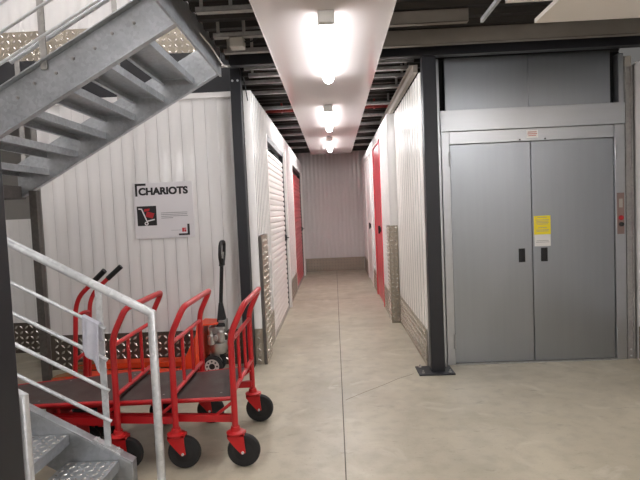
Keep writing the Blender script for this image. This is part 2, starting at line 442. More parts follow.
# roller doors in the left wall
def roller(name, label, y0, y1, z1, mt, seed):
    t = thing(name, label, 'door', (XL, (y0+y1)/2, 0)); t['kind'] = 'structure'
    yc = (y0+y1)/2
    m_ = MB(); z = 0.03; p = 0.075; n = int((z1-0.12)/p)
    prof = []
    for k in range(n):
        zz = z+k*p
        prof += [(-0.030, zz), (-0.012, zz+p*0.18), (-0.008, zz+p*0.5), (-0.014, zz+p*0.85)]
    prof.append((-0.03, z+n*p))
    a = y0+0.06-yc; b = y1-0.08-yc
    vs = [(x, a, zz) for x, zz in prof]+[(x, b, zz) for x, zz in prof]; q = len(prof)
    m_.add(vs, [(i, q+i, q+i+1, i+1) for i in range(q-1)])
    m_.box(-0.06, -0.03, a, b, 0.03, z+n*p)
    m_.build('slat_curtain', mt, t)
    g = MB(); g.box(-0.065, -0.004, y1-yc-0.08, y1-yc, 0, z1); g.box(-0.065, -0.004, y0-yc, y0-yc+0.05, 0, z1); g.box(-0.065, -0.004, y0-yc, y1-yc, z1-0.07, z1)
    g.build('guide_frame', 'blackplastic', t)
    MB().box(-0.045, 0.0, a, b, 0.0, 0.05).build('bottom_bar', 'alu', t)
    h = MB(); h.box(-0.01, 0.02, b-0.12, b-0.07, 1.08, 1.16); h.tube([(0.02, b-0.095, 1.12), (0.04, b-0.095, 1.12), (0.04, b-0.02, 1.12)], 0.008)
    h.build('lock_handle', 'brass', t)
    jb = MB().box(-0.02, 0.035, y1-yc+0.0, y1-yc+0.09, 0, z1+0.02); jb.box(-0.02, 0.006, y0-yc-0.05, y0-yc, 0, z1)
    jb.build('jamb', 'jamb', t)
    return t
roller('door_1', 'white slatted roller door, first in the left corridor wall', *dW, 'jamb', 1)
roller('door_2', 'red slatted roller door further along the left wall', *dR, 'doorred', 2)
# hinged doors in the right wall
def hinged(name, label, y0, y1, z1, mt):
    yc = (y0+y1)/2
    t = thing(name, label, 'door', (XR2, yc, 0)); t['kind'] = 'structure'
    w = y1-y0
    d = MB(); sheet(d, (0.004, -w/2+0.03), (0.004, w/2-0.03), 0.02, z1-0.02, (-1, 0), 0.15, 0.004, thick=0.04)
    d.build('door_leaf', mt, t)
    f_ = MB(); f_.box(-0.012, 0.05, -w/2, -w/2+0.03, 0, z1); f_.box(-0.012, 0.05, w/2-0.03, w/2, 0, z1); f_.box(-0.012, 0.05, -w/2, w/2, z1-0.03, z1)
    f_.build('door_frame', mt if mt == 'doorred' else 'jamb', t)
    h = MB(); h.lathe((0.0, -w/2+0.16, 1.18), (-1, 0, 0), [(0, 0.045), (0.012, 0.045), (0.016, 0.03), (0.03, 0.03)])
    h.box(-0.045, -0.02, -w/2+0.14, -w/2+0.18, 1.12, 1.24); h.build('lock_handle', 'blackplastic', t)
hinged('door_3', 'red hinged unit door in the right corridor wall', *dE, 'doorred')
hinged('door_4', 'white hinged unit door beyond the red one', *dF, 'jamb')

# ================================================================== COLUMNS, BEAM, POST
def column(name, label, x0, x1, y0, y1, z1, bx, by, plate=True):
    xc, yc = (x0+x1)/2, (y0+y1)/2
    t = thing(name, label, 'column', (xc, yc, 0))
    hx, hy = (x1-x0)/2, (y1-y0)/2
    MB().box(-hx, hx, -hy, hy, 0.012, z1).build('shaft', 'dark', t, bevel=0.006)
    if plate:
        MB().box(bx[0]-xc, bx[1]-xc, by[0]-yc, by[1]-yc, 0.0, 0.014).build('base_plate', 'dark', t, bevel=0.003)
        for sx in (bx[0]-xc+0.04, bx[1]-xc-0.04):
            for sy in (by[0]-yc+0.04, by[1]-yc-0.04):
                b = MB(); b.lathe((sx, sy, 0.014), (0, 0, 1), [(0, 0.013), (0.01, 0.013), (0.01, 0.007), (0.025, 0.007)], seg=6)
                b.build('anchor_bolt', 'galvd', t)
    return t
column('steel_column', 'anthracite steel column left of the lift on a square base plate', 0.822, 0.945, 4.70, 4.80, 2.82, (0.70, 1.02), (4.62, 4.88))
cl = column('steel_column', 'anthracite steel column at the right end of the sign wall', -0.942, -0.842, 5.06, 5.17, 2.90, (-0.94, -0.84), (5.06, 5.17), plate=False)
MB().box(-0.05, 0.05, -0.055, 0.055, 0.0, 0.013).build('base_plate', 'dark', cl)
for k, (x, z) in enumerate(((-0.025, 2.78), (0.025, 2.78))):
    b = MB(); b.lathe((x, -0.055, z), (0, -1, 0), [(0, 0.011), (0.009, 0.011)], seg=6); b.build('bolt', 'rail', cl)
column('steel_column', 'dark anthracite post at the left edge in front of the stairs', -1.13, -0.985, 1.41, 1.555, 2.96, (-1.2, -0.93), (1.35, 1.61))
bm_ = MB(); bm_.box(-0.87, 2.77, 4.71, 4.80, 2.826, 2.925)
tag(bm_.build('steel_beam', 'dark', bevel=0.004), 'black steel beam spanning above the lift and corridor mouth', 'beam')

# purlins / joists
def cjoist(x0, x1, y, z0, z1, fl_, m='rail', deep=False):
    hh = z1-z0 if deep else 0.034
    b = MB(); b.box(x0, x1, y, y+0.004, z0, z0+hh); b.box(x0, x1, y, y+fl_, z0, z0+0.004); b.box(x0, x1, y, y+fl_, z0+hh-0.004, z0+hh)
    b.box(x0, x1, y+fl_-0.004, y+fl_, z0, z0+0.02)
    if not deep:
        for x in (x0+0.04, (x0+x1)/2, x1-0.04): b.box(x-0.012, x+0.012, y+0.006, y+0.012, z0+0.01, 3.001)
    return b.build('ceiling_joist', m)
ordn = ['nearest', 'second', 'third', 'fourth', 'fifth', 'sixth', 'seventh', 'eighth', 'ninth', 'tenth', 'eleventh']
for k, (y, f_) in enumerate(((4.92, 0.03), (5.17, 0.06), (5.45, 0.035), (5.93, 0.05), (6.80, 0.07), (7.62, 0.07), (8.35, 0.07), (9.15, 0.08), (10.0, 0.08), (11.0, 0.08))):
    o = cjoist(-1.75 if y > 5.3 else -0.78, 0.79 if y < 6.9 else 0.9, y, 2.84, 2.965, f_)
    tag(o, 'galvanised joist across the corridor ceiling, %s beyond the black beam' % ordn[k], 'joist', 'joists across the corridor ceiling')
for k, (y, x0, x1, m_, z0, lb) in enumerate((
        (4.44, 0.40, 2.77, 'deckside', 2.84, 'brown-grey deep purlin just in front of the black beam above the lift'),
        (4.02, 0.40, 1.06, 'deckside', 2.87, 'shorter brown-grey purlin nearer than the deep one, right of the corridor panel'),
        (4.12, -0.88, -0.40, 'galvd', 2.88, 'short galvanised purlin left of the corridor panel, behind the junction box'),
        (3.60, -0.88, -0.40, 'galvd', 2.88, 'short galvanised purlin left of the corridor panel, nearest of them'),
        (4.52, -0.88, -0.40, 'galvd', 2.88, 'short galvanised purlin left of the corridor panel, against the black beam'))):
    tag(cjoist(x0, x1, y, z0, 2.965, 0.06, m_, m_ == 'deckside'), lb, 'purlin')
p = MB(); p.tube([(-1.75, 7.2, 2.885), (0.9, 7.2, 2.885)], 0.022)
for x in (-1.3, -0.65, 0.6): p.box(x-0.012, x+0.012, 7.17, 7.23, 2.86, 3.0)
tag(p.build('sprinkler_pipe', 'pipe'), 'dark red pipe crossing under the deck above the corridor', 'pipe')
p = MB(); p.tube([(-1.2, 4.99, 2.90), (0.75, 4.99, 2.90)], 0.012)
tag(p.build('conduit', 'galvd'), 'thin grey conduit running beside the black beam', 'conduit')
p = MB(); p.box(0.77, 0.81, 4.86, 7.9, 2.725, 2.79); p.box(0.735, 0.77, 4.86, 7.9, 2.785, 2.79)
tag(p.build('cable_tray', 'deckside'), 'grey metal channel lying along the top of the ribbed right wall', 'channel')
jb = thing('junction_box', 'small pale junction box under the deck beside the corridor panel', 'junction box', (-0.70, 4.17, 2.80))
MB().box(-0.055, 0.055, -0.05, 0.05, 0, 0.08).build('box', 'greybox', jb, bevel=0.006)
g = MB(); g.tube([(0.055, 0, 0.05), (0.12, 0.0, 0.05), (0.17, 0.02, 0.09), (0.25, 0.02, 0.06)], 0.006, seg=8, fillet=0.03); g.build('cable_gland', 'blackplastic', jb)
g = MB(); g.tube([(-0.97, 4.05, 2.90), (-0.93, 4.3, 2.86), (-0.91, 4.6, 2.80), (-0.90, 4.75, 2.83)], 0.006, seg=8, fillet=0.1)
tag(g.build('cable', 'paper'), 'thin white cable curling beside the stair head', 'cable')
g = MB(); g.tube([(-0.83, 5.1, 2.9), (-0.81, 5.12, 2.76), (-0.79, 5.13, 2.60)], 0.005, seg=8, fillet=0.05)
tag(g.build('cable', 'blackplastic'), 'black cable end hanging beside the left column top', 'cable')

# corridor ceiling panels (slightly dished, glossy)
ZP = 2.78
def cpanel(label, y0, y1, x0=-0.452, x1=0.436, zz=ZP):
    b = MB(); nx, ny = 14, 20; yc = (y0+y1)/2
    def zf(u, v): return 0.006*math.sin(math.pi*u)*math.sin(math.pi*v) + 0.003*math.sin(5.3*u*math.pi+y0)*math.sin(math.pi*v)
    vs = [(x0+(x1-x0)*i/nx, y0+(y1-y0)*k/ny-yc, zf(i/nx, k/ny)) for k in range(ny+1) for i in range(nx+1)]
    fs = [(k*(nx+1)+i, k*(nx+1)+i+1, (k+1)*(nx+1)+i+1, (k+1)*(nx+1)+i) for k in range(ny) for i in range(nx)]
    b.add(vs, fs, True)
    b.box(x0, x1, y0-yc, y1-yc, 0.02, 0.032)
    b.box(x0-0.003, x0, y0-yc, y1-yc, -0.004, 0.032); b.box(x1, x1+0.003, y0-yc, y1-yc, -0.004, 0.032)
    o = b.build('ceiling_panel', 'panel', loc=(0, yc, zz))
    return tag(o, label, 'ceiling panel', 'glossy panels under the corridor ceiling')
cpanel('glossy white ceiling panel carrying the nearest lamp', 2.9, 5.892)
cpanel('glossy white ceiling panel carrying the second and third lamps', 5.9, 11.85)
cpanel('glossy white ceiling panel nearest the camera, overhead', -1.0, 2.892)
for k, (x0, x1, y1) in enumerate(((1.49, 2.77, 3.88), (1.15, 1.48, 3.47))):
    o = MB().box(x0, x1, -1.0, y1, ZP, ZP+0.03).build('ceiling_panel', 'cream')
    tag(o, ['wide cream ceiling panel in front of the lift', 'narrow cream ceiling panel left of the wide one'][k], 'ceiling panel')
o = MB().box(1.112, 1.132, -1.0, 3.90, ZP+0.03, ZP+0.06).build('ceiling_rail', 'rail')
tag(o, 'thin pale rail beside the dark gap in front of the lift', 'rail')

# batten lights
def batten(label, x, y0, y1, z=ZP, rot=0.0):
    t = thing('batten_light', label, 'light', (x, (y0+y1)/2, z), 'fluorescent battens')
    h = (y1-y0)/2
    b = MB(); b.box(-0.050, 0.050, -h, h, -0.026, 0.0); b.box(-0.052, 0.052, -h-0.015, -h+0.04, -0.078, -0.0)
    b.build('housing', 'paper', t, bevel=0.006)
    d = MB(); pr = [(0.050*math.cos(a), -0.024-0.050*math.sin(a)) for a in [math.pi*k/10 for k in range(11)]]
    d.prism([(px, -h+0.04, pz) for px, pz in pr], (0, 2*h-0.04, 0), smooth=True)
    d.build('diffuser', 'tube' if y0 > 3 else 'tubehall', t)
    return t
batten('lit white fluorescent batten nearest on the corridor ceiling', 0.0, 3.43, 5.05)
batten('lit white fluorescent batten second along the corridor ceiling', -0.02, 6.42, 8.1)
batten('lit white fluorescent batten farthest along the corridor ceiling', -0.03, 9.15, 10.85)
batten('unseen fluorescent batten added on the cream panel before the lift', 2.0, 0.4, 2.02)  # hall battens from here on are out of view, added for more light
batten('unseen fluorescent batten added under the deck at the foot of the stairs', -2.2, -0.9, 0.72, 2.96)
batten('unseen fluorescent batten added overhead behind the camera', 0.0, -2.9, -1.28)
batten('unseen fluorescent batten added under the right ceiling behind the camera', 2.0, -2.9, -1.28, 2.96)
batten('unseen fluorescent batten added under the left deck behind the camera', -2.2, -3.2, -1.58, 2.96)
batten('unseen fluorescent batten added upstairs over the stairwell', -3.3, 2.6, 4.2, 5.55)  # upstairs battens from here on are unseen, added to brighten the upper storey
batten('unseen fluorescent batten added upstairs near the stair head', -1.6, 2.6, 4.2, 5.55)
batten('unseen fluorescent batten added upstairs close to the front of the stairwell', -2.4, 1.35, 2.4, 5.55)

# corner guards
def guard(label, x0, x1, y0, y1, corner):
    t = thing('corner_guard', label, 'corner guard', ((x0+x1)/2, (y0+y1)/2, 0)); return t
t = thing('corner_guard', 'tall tread-plate guard on the left corridor corner', 'corner guard', (XL, 5.15, 0))
b = MB(); b.box(0.008, 0.034, 0.0, 0.42, 0.0, 1.29); b.build('core', 'darkgalv', t)
b = MB(); chequer(b, (0.034, 0.0, 0.0), (0, 1, 0), (0, 0, 1), (1, 0, 0), 0.42, 1.29, pitch=0.062, ln=0.052, wd=0.022, h=0.007); b.build('tread_plate', ['plate', 'lozenge'], t)
t = thing('corner_guard', 'tall tread-plate guard on the right corridor corner', 'corner guard', (XR2, 6.85, 0))
b = MB(); chequer(b, (-0.02, 0.0, 0.0), (1, 0, 0), (0, 0, 1), (0, -1, 0), 0.118, 1.28, pitch=0.055, ln=0.048, wd=0.02, h=0.006); b.build('front_plate', ['plate', 'lozenge'], t)
b = MB(); chequer(b, (-0.008, 0.0, 0.0), (0, 1, 0), (0, 0, 1), (-1, 0, 0), 0.34, 1.28, pitch=0.055, ln=0.048, wd=0.02, h=0.006); b.build('side_plate', ['plate', 'lozenge'], t)

# ================================================================== LIFT
LY = 4.93
lift = thing('lift', 'brushed steel goods lift with double doors', 'lift', (1.838, LY, 0))
def lx(x): return x-1.838
b = MB(); b.box(lx(0.955), lx(1.012), 0.0, 0.09, 0, 2.85); b.box(lx(1.016), lx(1.090), -0.012, 0.09, 0, 2.18); b.build('jamb', 'steeld', lift, bevel=0.002)
b = MB(); b.box(lx(2.592), lx(2.684), -0.012, 0.09, 0, 2.18); b.build('jamb', 'steeld', lift, bevel=0.002)
b = MB(); b.box(lx(1.012), lx(2.684), -0.022, 0.09, 2.184, 2.376); b.build('header', 'steeld', lift, bevel=0.002)
b = MB(); b.box(lx(1.092), lx(2.590), -0.004, 0.09, 2.068, 2.180); b.build('lintel', 'steeld', lift, bevel=0.002)
MB().box(lx(0.95), lx(2.70), 0.10, 0.14, 0, 2.86).build('dark_gap_backing', 'black', lift)  # near-black sheet: the dark of the gaps put into its colour
for x0, x1 in ((1.070, 1.832), (1.837, 2.580)):
    MB().box(lx(x0), lx(x1), 0.03, 0.06, 2.384, 2.86).build('transom_panel', 'steel', lift, bevel=0.002)
b = MB(); b.box(lx(2.64), lx(2.684), 0.0, 0.09, 2.38, 2.82); b.build('upright', 'steeld', lift)
MB().box(lx(1.09), lx(2.592), -0.03, 0.09, 0.0, 0.008).build('threshold', 'galvd', lift)
for k, (x0, x1, hx, hgx) in enumerate(((1.094, 1.833, 1.735, 1.088), (1.839, 2.588, 1.942, 2.594))):
    d = MB().box(lx(x0), lx(x1), 0.006, 0.05, 0.012, 2.063).build('door_panel', 'steel', lift, bevel=0.003)
    h = MB(); h.box(lx(hx-0.029), lx(hx+0.029), -0.002, 0.01, 0.948, 1.076)
    h.box(lx(hx-0.024), lx(hx-0.016), -0.010, 0.0, 0.955, 1.07); h.box(lx(hx+0.016), lx(hx+0.024), -0.010, 0.0, 0.955, 1.07)
    h.build('pull_handle', 'blackplastic', d, bevel=0.002)
    for z0 in (0.16, 1.86):
        q = MB(); q.lathe((lx(hgx), -0.018, z0), (0, 0, 1), [(0, 0.011), (0.06, 0.011), (0.06, 0.009), (0.065, 0.009), (0.065, 0.011), (0.13, 0.011)], seg=14)
        q.build('hinge', 'steeld', d)
cp = MB().box(lx(2.606), lx(2.670), -0.017, -0.010, 1.175, 1.555).build('control_panel', 'steeld', lift, bevel=0.002)
cp.data.materials[0] = mat('control_plate', (150, 128, 122), 0.35, 0.7); M['cplate'] = cp.data.materials[0]
q = MB(); q.lathe((lx(2.638), -0.017, 1.325), (0, -1, 0), [(0, 0.022), (0.008, 0.022), (0.010, 0.016), (0.014, 0.016)]); q.build('call_button', 'inkred', cp)
q = MB(); q.lathe((lx(2.640), -0.017, 1.265), (0, -1, 0), [(0, 0.02), (0.02, 0.018), (0.024, 0.012)]); q.build('key_switch', 'blackplastic', cp)
q = MB(); q.box(lx(2.622), lx(2.654), -0.0185, -0.017, 1.42, 1.50); q.build('display', 'greybox', cp)
# notices on the lift
nt_ = thing('notice', 'yellow and white notice stuck on the right lift door', 'notice', (1.929, LY+0.006, 1.09))
MB().box(-0.076, 0.076, -0.0016, 0, 0.110, 0.284).build('yellow_sheet', 'yellow', nt_)
MB().box(-0.074, 0.074, -0.0014, 0, 0.0, 0.109).build('white_sheet', 'paper', nt_)
q = MB()
for z, w in ((0.268, 0.09), (0.245, 0.12), (0.232, 0.11), (0.219, 0.12), (0.206, 0.10), (0.172, 0.08), (0.152, 0.12), (0.140, 0.11)):
    q.box(-w/2, w/2, -0.0022, -0.0015, z-0.0022, z+0.0022)
q.build('print', 'inkgrey', nt_); q = MB()
for z, w in ((0.052, 0.11), (0.038, 0.12)): q.box(-w/2, w/2, -0.0022, -0.0013, z-0.002, z+0.002)
q.build('print', 'inkgrey', nt_)
lb_ = thing('label', 'small white sticker with pale red print above the lift doors', 'sticker', (1.85, LY-0.004, 2.095))
MB().box(-0.052, 0.052, -0.0012, 0, 0.0, 0.07).build('sheet', 'paper', lb_)
q = MB()
for z, w in ((0.052, 0.08), (0.036, 0.088), (0.020, 0.07)): q.box(-w/2, w/2, -0.002, -0.001, z-0.004, z+0.004)
q.build('print', 'pink', lb_)
for x in (-0.115, 0.115):
    q = MB(); q.lathe((x+lx(1.85), -0.004, 2.082), (0, -1, 0), [(0, 0.008), (0.006, 0.008)], seg=10); q.build('screw', 'dark', lift)
gp = thing('galvanised_post', 'galvanised channel post between the lift and the right wall', 'post', (2.725, 4.94, 0))
q = MB(); q.box(-0.035, 0.028, -0.01, 0.06, 0, 2.70); q.box(-0.035, -0.028, -0.03, -0.01, 0, 2.70); q.box(0.021, 0.028, -0.03, -0.01, 0, 2.70); q.build('channel', 'galvd', gp)
q = MB(); q.box(-0.03, 0.024, -0.02, 0.06, 2.70, 2.79); q.build('bracket', 'greybox', gp)
for z in (0.03, 0.09):
    q = MB(); q.lathe((0.0, -0.01, z), (0, -1, 0), [(0, 0.009), (0.008, 0.009)], seg=6); q.build('bolt', 'rail', gp)

# ================================================================== STAIRS
st = thing('staircase', 'galvanised steel staircase with tread-plate steps and tube railings', 'staircase', (-2.2, 3.0, 0))
SL = (-2.2, 3.0, 0)
def sp(x, y, z): return (x-SL[0], y-SL[1], z-SL[2])
def stringer(xa, xb, y, zf, hgt, out, th=0.008, fw=0.055, name='stringer', m='galv', vertical_end=True):
    """channel string from xa to xb, zf(x) is its lower edge, flange turned to side out (+1/-1 in y)"""
    b = MB()
    def par(x0, x1, y0, y1, o0, o1):
        b.hexa([sp(x0, y0, zf(x0)+o0), sp(x1, y0, zf(x1)+o0), sp(x1, y1, zf(x1)+o0), sp(x0, y1, zf(x0)+o0),
                sp(x0, y0, zf(x0)+o1), sp(x1, y0, zf(x1)+o1), sp(x1, y1, zf(x1)+o1), sp(x0, y1, zf(x0)+o1)])
    ya, yb = sorted((y, y+th*out))
    par(xa, xb, ya, yb, 0.012, hgt-0.012)
    fa, fb = sorted((y, y+fw*out))
    par(xa, xb, fa, fb, 0, 0.012); par(xa, xb, fa, fb, hgt-0.012, hgt)
    return b.build(name, m, st, bevel=0.0025)
zu = lambda x: 2.765+0.55*(x+0.98)            # lower edge of the upper flight's strings
HU = 0.315
def clipped(xa, xb, y, out): return stringer(xa, xb, y, zu, HU, out)
clipped(-2.86, -0.985, 3.52, -1); clipped(-2.86, -0.985, 4.72, 1)
ZL0, XL0 = 0.33, -1.508
ZL0 = 0.32
zl = lambda x: ZL0-0.56*(x-XL0)-0.285          # lower edge of the lower flight's strings
def lower_string(y, out):
    b = MB(); HL = 0.285; th, fw = 0.008, 0.06
    xe = -1.19
    top = lambda x: zl(x)+HL; tw = lambda x: top(x)-0.012
    poly = [(-4.2, zl(-4.2)), (-4.2, tw(-4.2)), (xe-0.010, tw(xe-0.010)), (xe-0.010, 0.0), (xe-0.16, 0.0), (xe-0.16-0.02, zl(xe-0.18))]
    b.prism([sp(x, y, z) for x, z in poly], (0, th*out, 0))
    fa, fb = sorted((y, y+fw*out))
    b.hexa([sp(-4.2, fa, top(-4.2)-0.012), sp(xe, fa, top(xe)-0.012), sp(xe, fb, top(xe)-0.012), sp(-4.2, fb, top(-4.2)-0.012),
            sp(-4.2, fa, top(-4.2)), sp(xe, fa, top(xe)), sp(xe, fb, top(xe)), sp(-4.2, fb, top(-4.2))])
    b.box(*[v for pr in zip(sp(xe-0.010, fa, 0), sp(xe, fb, tw(xe))) for v in pr])
    return b.build('stringer', 'galv', st, bevel=0.0025)
lower_string(2.85, 1); lower_string(1.65, -1)
def tread(x0, x1, ya, yb, z, plate_mat='rail'):
    b = MB()
    chequer(b, sp(x0, ya, z-0.005), (1, 0, 0), (0, 1, 0), (0, 0, 1), x1-x0, yb-ya, thick=0.005, pitch=0.042, ln=0.034, wd=0.013, h=0.003)
    for xx in (x0, x1-0.005):
        a = sp(xx, ya, z-0.055); c = sp(xx+0.005, yb, z-0.005); b.box(a[0], c[0], a[1], c[1], a[2], c[2])
    for xx, s in ((x0+0.005, 1), (x1-0.030, 1)):
        a = sp(xx, ya, z-0.055); c = sp(xx+0.025, yb, z-0.051); b.box(a[0], c[0], a[1], c[1], a[2], c[2])
    return b.build('tread', ['galv', 'lozenge'], st)
for k in range(6):
    xb = -1.20-0.272*k; z = 2.69+0.05-0.15*k
    tread(xb-0.285, xb, 3.525, 4.715, z)
for k in range(11):
    xn = -1.263-0.275*k; z = 0.154+0.157*k
    tread(xn-0.30, xn, 1.655, 2.845, z)
# mid landing
b = MB()
for x0, x1, y0, y1, z0, z1 in ((-4.98, -2.83, 3.46, 4.78, 1.835, 1.845), (-4.98, -4.23, 1.65, 3.46, 1.835, 1.845),
                               (-4.98, -2.83, 3.46, 3.468, 1.73, 1.835), (-4.98, -2.83, 4.772, 4.78, 1.73, 1.835), (-2.838, -2.83, 3.468, 4.772, 1.73, 1.835),
                               (-4.98, -4.972, 1.65, 4.78, 1.73, 1.835), (-4.238, -4.23, 1.65, 3.46, 1.73, 1.835), (-4.0, -3.95, 3.468, 4.772, 1.74, 1.835), (-3.4, -3.35, 3.468, 4.772, 1.74, 1.835)):
    a = sp(x0, y0, z0); c = sp(x1, y1, z1); b.box(a[0], c[0], a[1], c[1], a[2], c[2])
b.build('landing', 'darkgalv', st)
for x, y in ((-2.70, 4.69), (-4.90, 4.69), (-4.90, 1.70)):
    b = MB(); a = sp(x-0.035, y-0.03, 0.0); c = sp(x+0.035, y+0.03, 1.78 if x < -2.8 else 1.80); b.box(a[0], c[0], a[1], c[1], a[2], c[2])
    b.build('landing_leg', 'darkgalv', st, bevel=0.004)
# bolts on the near upper string
for k in range(6):
    xb = -1.20-0.272*k
    for dx, dz in ((-0.07, 0.03), (-0.22, 0.02)):
        x = xb+dx; z = zu(xb-0.14)+0.10+dz + (0.05 if dx < -0.1 else 0.10)
        q = MB(); q.lathe(sp(x, 3.512, z), (0, -1, 0), [(0, 0.012), (0.007, 0.012), (0.007, 0.006), (0.014, 0.006)], seg=6); q.build('bolt', 'galvd', st)
# railings of the lower flight
topl = lambda x: ZL0-0.56*(x-XL0)
for y in (2.875, 1.65):
    hz = lambda x: (0.969 if y > 2 else 0.930)-0.548*(x+1.029)
    q = MB(); q.tube([sp(-4.2, y, hz(-4.2)), sp(-1.040, y, hz(-1.040)), sp(-1.040, y, 0.0)], 0.0235 if y > 2 else 0.021, seg=16)
    q.build('handrail', 'rail', st)
    for off in (0.18, 0.355, 0.53, 0.705):
        rz = lambda x: topl(-1.3)-0.006+off-0.545*(x+1.3)
        q = MB(); q.tube([sp(-4.2, y-0.022, rz(-4.2)), sp(-1.296, y-0.022, rz(-1.296))], 0.011, seg=10); q.build('rail', 'rail', st)
    for x in (-1.333, -2.45, -3.6):
        q = MB(); a = sp(x-0.018, y-0.006, topl(x)-0.02); c = sp(x+0.018, y+0.006, hz(x)-0.01); q.box(a[0], c[0], a[1], c[1], a[2], c[2]); q.build('baluster_post', 'rail', st, bevel=0.002)
        q = MB(); th_ = math.atan(0.56)
        q.hexa([sp(x+u, y+v, topl(x+u)+w) for w in (0.0, 0.012) for u, v in ((-0.075, -0.022), (0.075, -0.022), (0.075, 0.022), (-0.075, 0.022))])
        q.build('foot_plate', 'rail', st)
        for u in (-0.055, 0.055):
            q = MB(); q.lathe(sp(x+u, y, topl(x+u)+0.01), (0, 0, 1), [(0, 0.011), (0.014, 0.011)], seg=6); q.build('bolt', 'rail', st)
# railings of the upper flight
topu = lambda x: zu(x)+HU
for y in (3.50, 4.74):
    for off in ((0.155, 0.35, 0.53, 0.71) if y < 4 else ()):
        q = MB(); q.tube([sp(-2.86, y, topu(-2.86)+off), sp(-1.0, y, topu(-1.0)+off)], 0.011, seg=10); q.build('rail', 'rail', st)
    q = MB(); q.tube([sp(-2.86, y, topu(-2.86)+0.92), sp(-1.0, y, topu(-1.0)+0.92)], 0.0235, seg=14); q.build('handrail', 'rail', st)
    for x in (-1.885, -2.8, -1.05):
        q = MB(); a = sp(x-0.022, y-0.006, topu(x)-0.06); c = sp(x+0.022, y+0.006, topu(x)+0.92); q.box(a[0], c[0], a[1], c[1], a[2], c[2]); q.build('baluster_post', 'galvd', st, bevel=0.002)
# cloth on the top rail of the lower railing
cb = MB(); rows, cols = 26, 16
vs = []
for side in range(1):
    for r_ in range(rows+1):
        s_ = r_/rows
        for c_ in range(cols+1):
            u = c_/cols
            x = -1.412+0.088*u*(1.0+0.15*abs(s_-0.3)) - 0.014*max(0, s_-0.3)
            rail_z = topl(x)+0.705+0.011
            if s_ < 0.18:         # rear flap, over the rail
                k = s_/0.18
                y = 2.868-0.001*k; z = rail_z-0.10*(1-k)
            elif s_ < 0.26:
                k = (s_-0.18)/0.08; y = 2.867-0.031*k; z = rail_z+0.006*math.sin(math.pi*k)+0.001
            else:
                k = (s_-0.26)/0.74
                ln_ = 0.20+0.045*u+0.035*max(0, u-0.6)*2
                y = 2.836-0.010*k+0.012*math.sin(u*10.5+k*1.5)*min(1, k*2.5)-0.006; z = rail_z-ln_*k
            vs.append((x, y, z))
fs = [(r_*(cols+1)+c_, r_*(cols+1)+c_+1, (r_+1)*(cols+1)+c_+1, (r_+1)*(cols+1)+c_) for r_ in range(rows) for c_ in range(cols)]
cb.add(vs, fs, True)
o = cb.build('cloth', 'cloth'); sd = o.modifiers.new('solid', 'SOLIDIFY'); sd.thickness = 0.003
tag(o, 'grey cloth hanging over the lower stair railing', 'cloth')

# ================================================================== WALL SIGN
SX, SY, SZ = -1.69, 5.199, 1.303
sg = thing('wall_sign', 'square white sign headed CHARIOTS on the ribbed wall', 'sign', (SX, SY, SZ))
MB().box(-0.299, 0.296, -0.006, 0.0, 0.0, 0.556).build('board', 'sign', sg, bevel=0.001)
q = MB(); y0, y1 = -0.0072, -0.006
q.prism([(-0.279, y1, 0.424), (-0.258, y1, 0.424), (-0.258, y1, 0.528), (-0.170, y1, 0.528), (-0.170, y1, 0.550), (-0.279, y1, 0.550)], (0, y0-y1, 0))
q.build('corner_mark', 'ink', sg)
q = MB(); q.prism([(0.247, y1, 0.134), (0.225, y1, 0.134), (0.225, y1, 0.040), (0.136, y1, 0.040), (0.136, y1, 0.022), (0.247, y1, 0.022)], (0, y0-y1, 0))
q.build('corner_mark', 'ink', sg)
def lettering(body, size, x, z, m, name, bold=0.0, fit=None):
    cu = bpy.data.curves.new('lettering', 'FONT'); cu.body = body; cu.size = size; cu.offset = bold; cu.extrude = 0.0006
    to = bpy.data.objects.new('tmp', cu); COL.objects.link(to)
    bpy.context.view_layer.update()
    me = bpy.data.meshes.new_from_object(to.evaluated_get(bpy.context.evaluated_depsgraph_get()))
    bpy.data.objects.remove(to); bpy.data.curves.remove(cu)
    xs = [v.co.x for v in me.vertices]; ys = [v.co.y for v in me.vertices]
    sx = fit[0]/(max(xs)-min(xs)); sz = fit[1]/(max(ys)-min(ys)); mx, my = min(xs), min(ys)
    for v in me.vertices: v.co = Vector((x+(v.co.x-mx)*sx, -0.0066-v.co.z, z+(v.co.y-my)*sz))
    bm = bmesh.new(); bm.from_mesh(me)      # heavier strokes: the same letters laid again a hair aside
    for dx, dz in ((0.0035, 0), (0, 0.002), (0.0035, 0.002)):
        g = bmesh.ops.duplicate(bm, geom=bm.verts[:len(me.vertices)]+bm.edges[:len(me.edges)]+bm.faces[:len(me.polygons)])
        for e in g['geom']:
            if isinstance(e, bmesh.types.BMVert): e.co += Vector((dx, 0.00005, dz))
        bm.verts.ensure_lookup_table(); bm.edges.ensure_lookup_table(); bm.faces.ensure_lookup_table()
    bm.to_mesh(me); bm.free()
    me.materials.clear(); me.materials.append(M[m])
    o_ = bpy.data.objects.new(name, me); COL.objects.link(o_); o_.parent = sg; return o_
lettering('CHARIOTS', 0.1, -0.246, 0.432, 'ink', 'lettering', bold=0.0032, fit=(0.492, 0.074))
pc = MB().box(-0.272, -0.078, y0, y1, 0.130, 0.325).build('picture', 'ink', sg)
q = MB()   # white trolley outline with red boxes
def bar(x0_, z0_, x1_, z1_, w=0.012, dy=0.0):
    d = Vector((x1_-x0_, 0, z1_-z0_)).normalized(); n = Vector((-d.z, 0, d.x))*w/2
    a = Vector((x0_, y0-dy, z0_)); c = Vector((x1_, y0-dy, z1_))
    q.prism([a-n, c-n, c+n, a+n], (0, -0.0006, 0))
bar(-0.256, 0.300, -0.222, 0.296); bar(-0.226, 0.300, -0.178, 0.176); bar(-0.178, 0.174, -0.098, 0.190)
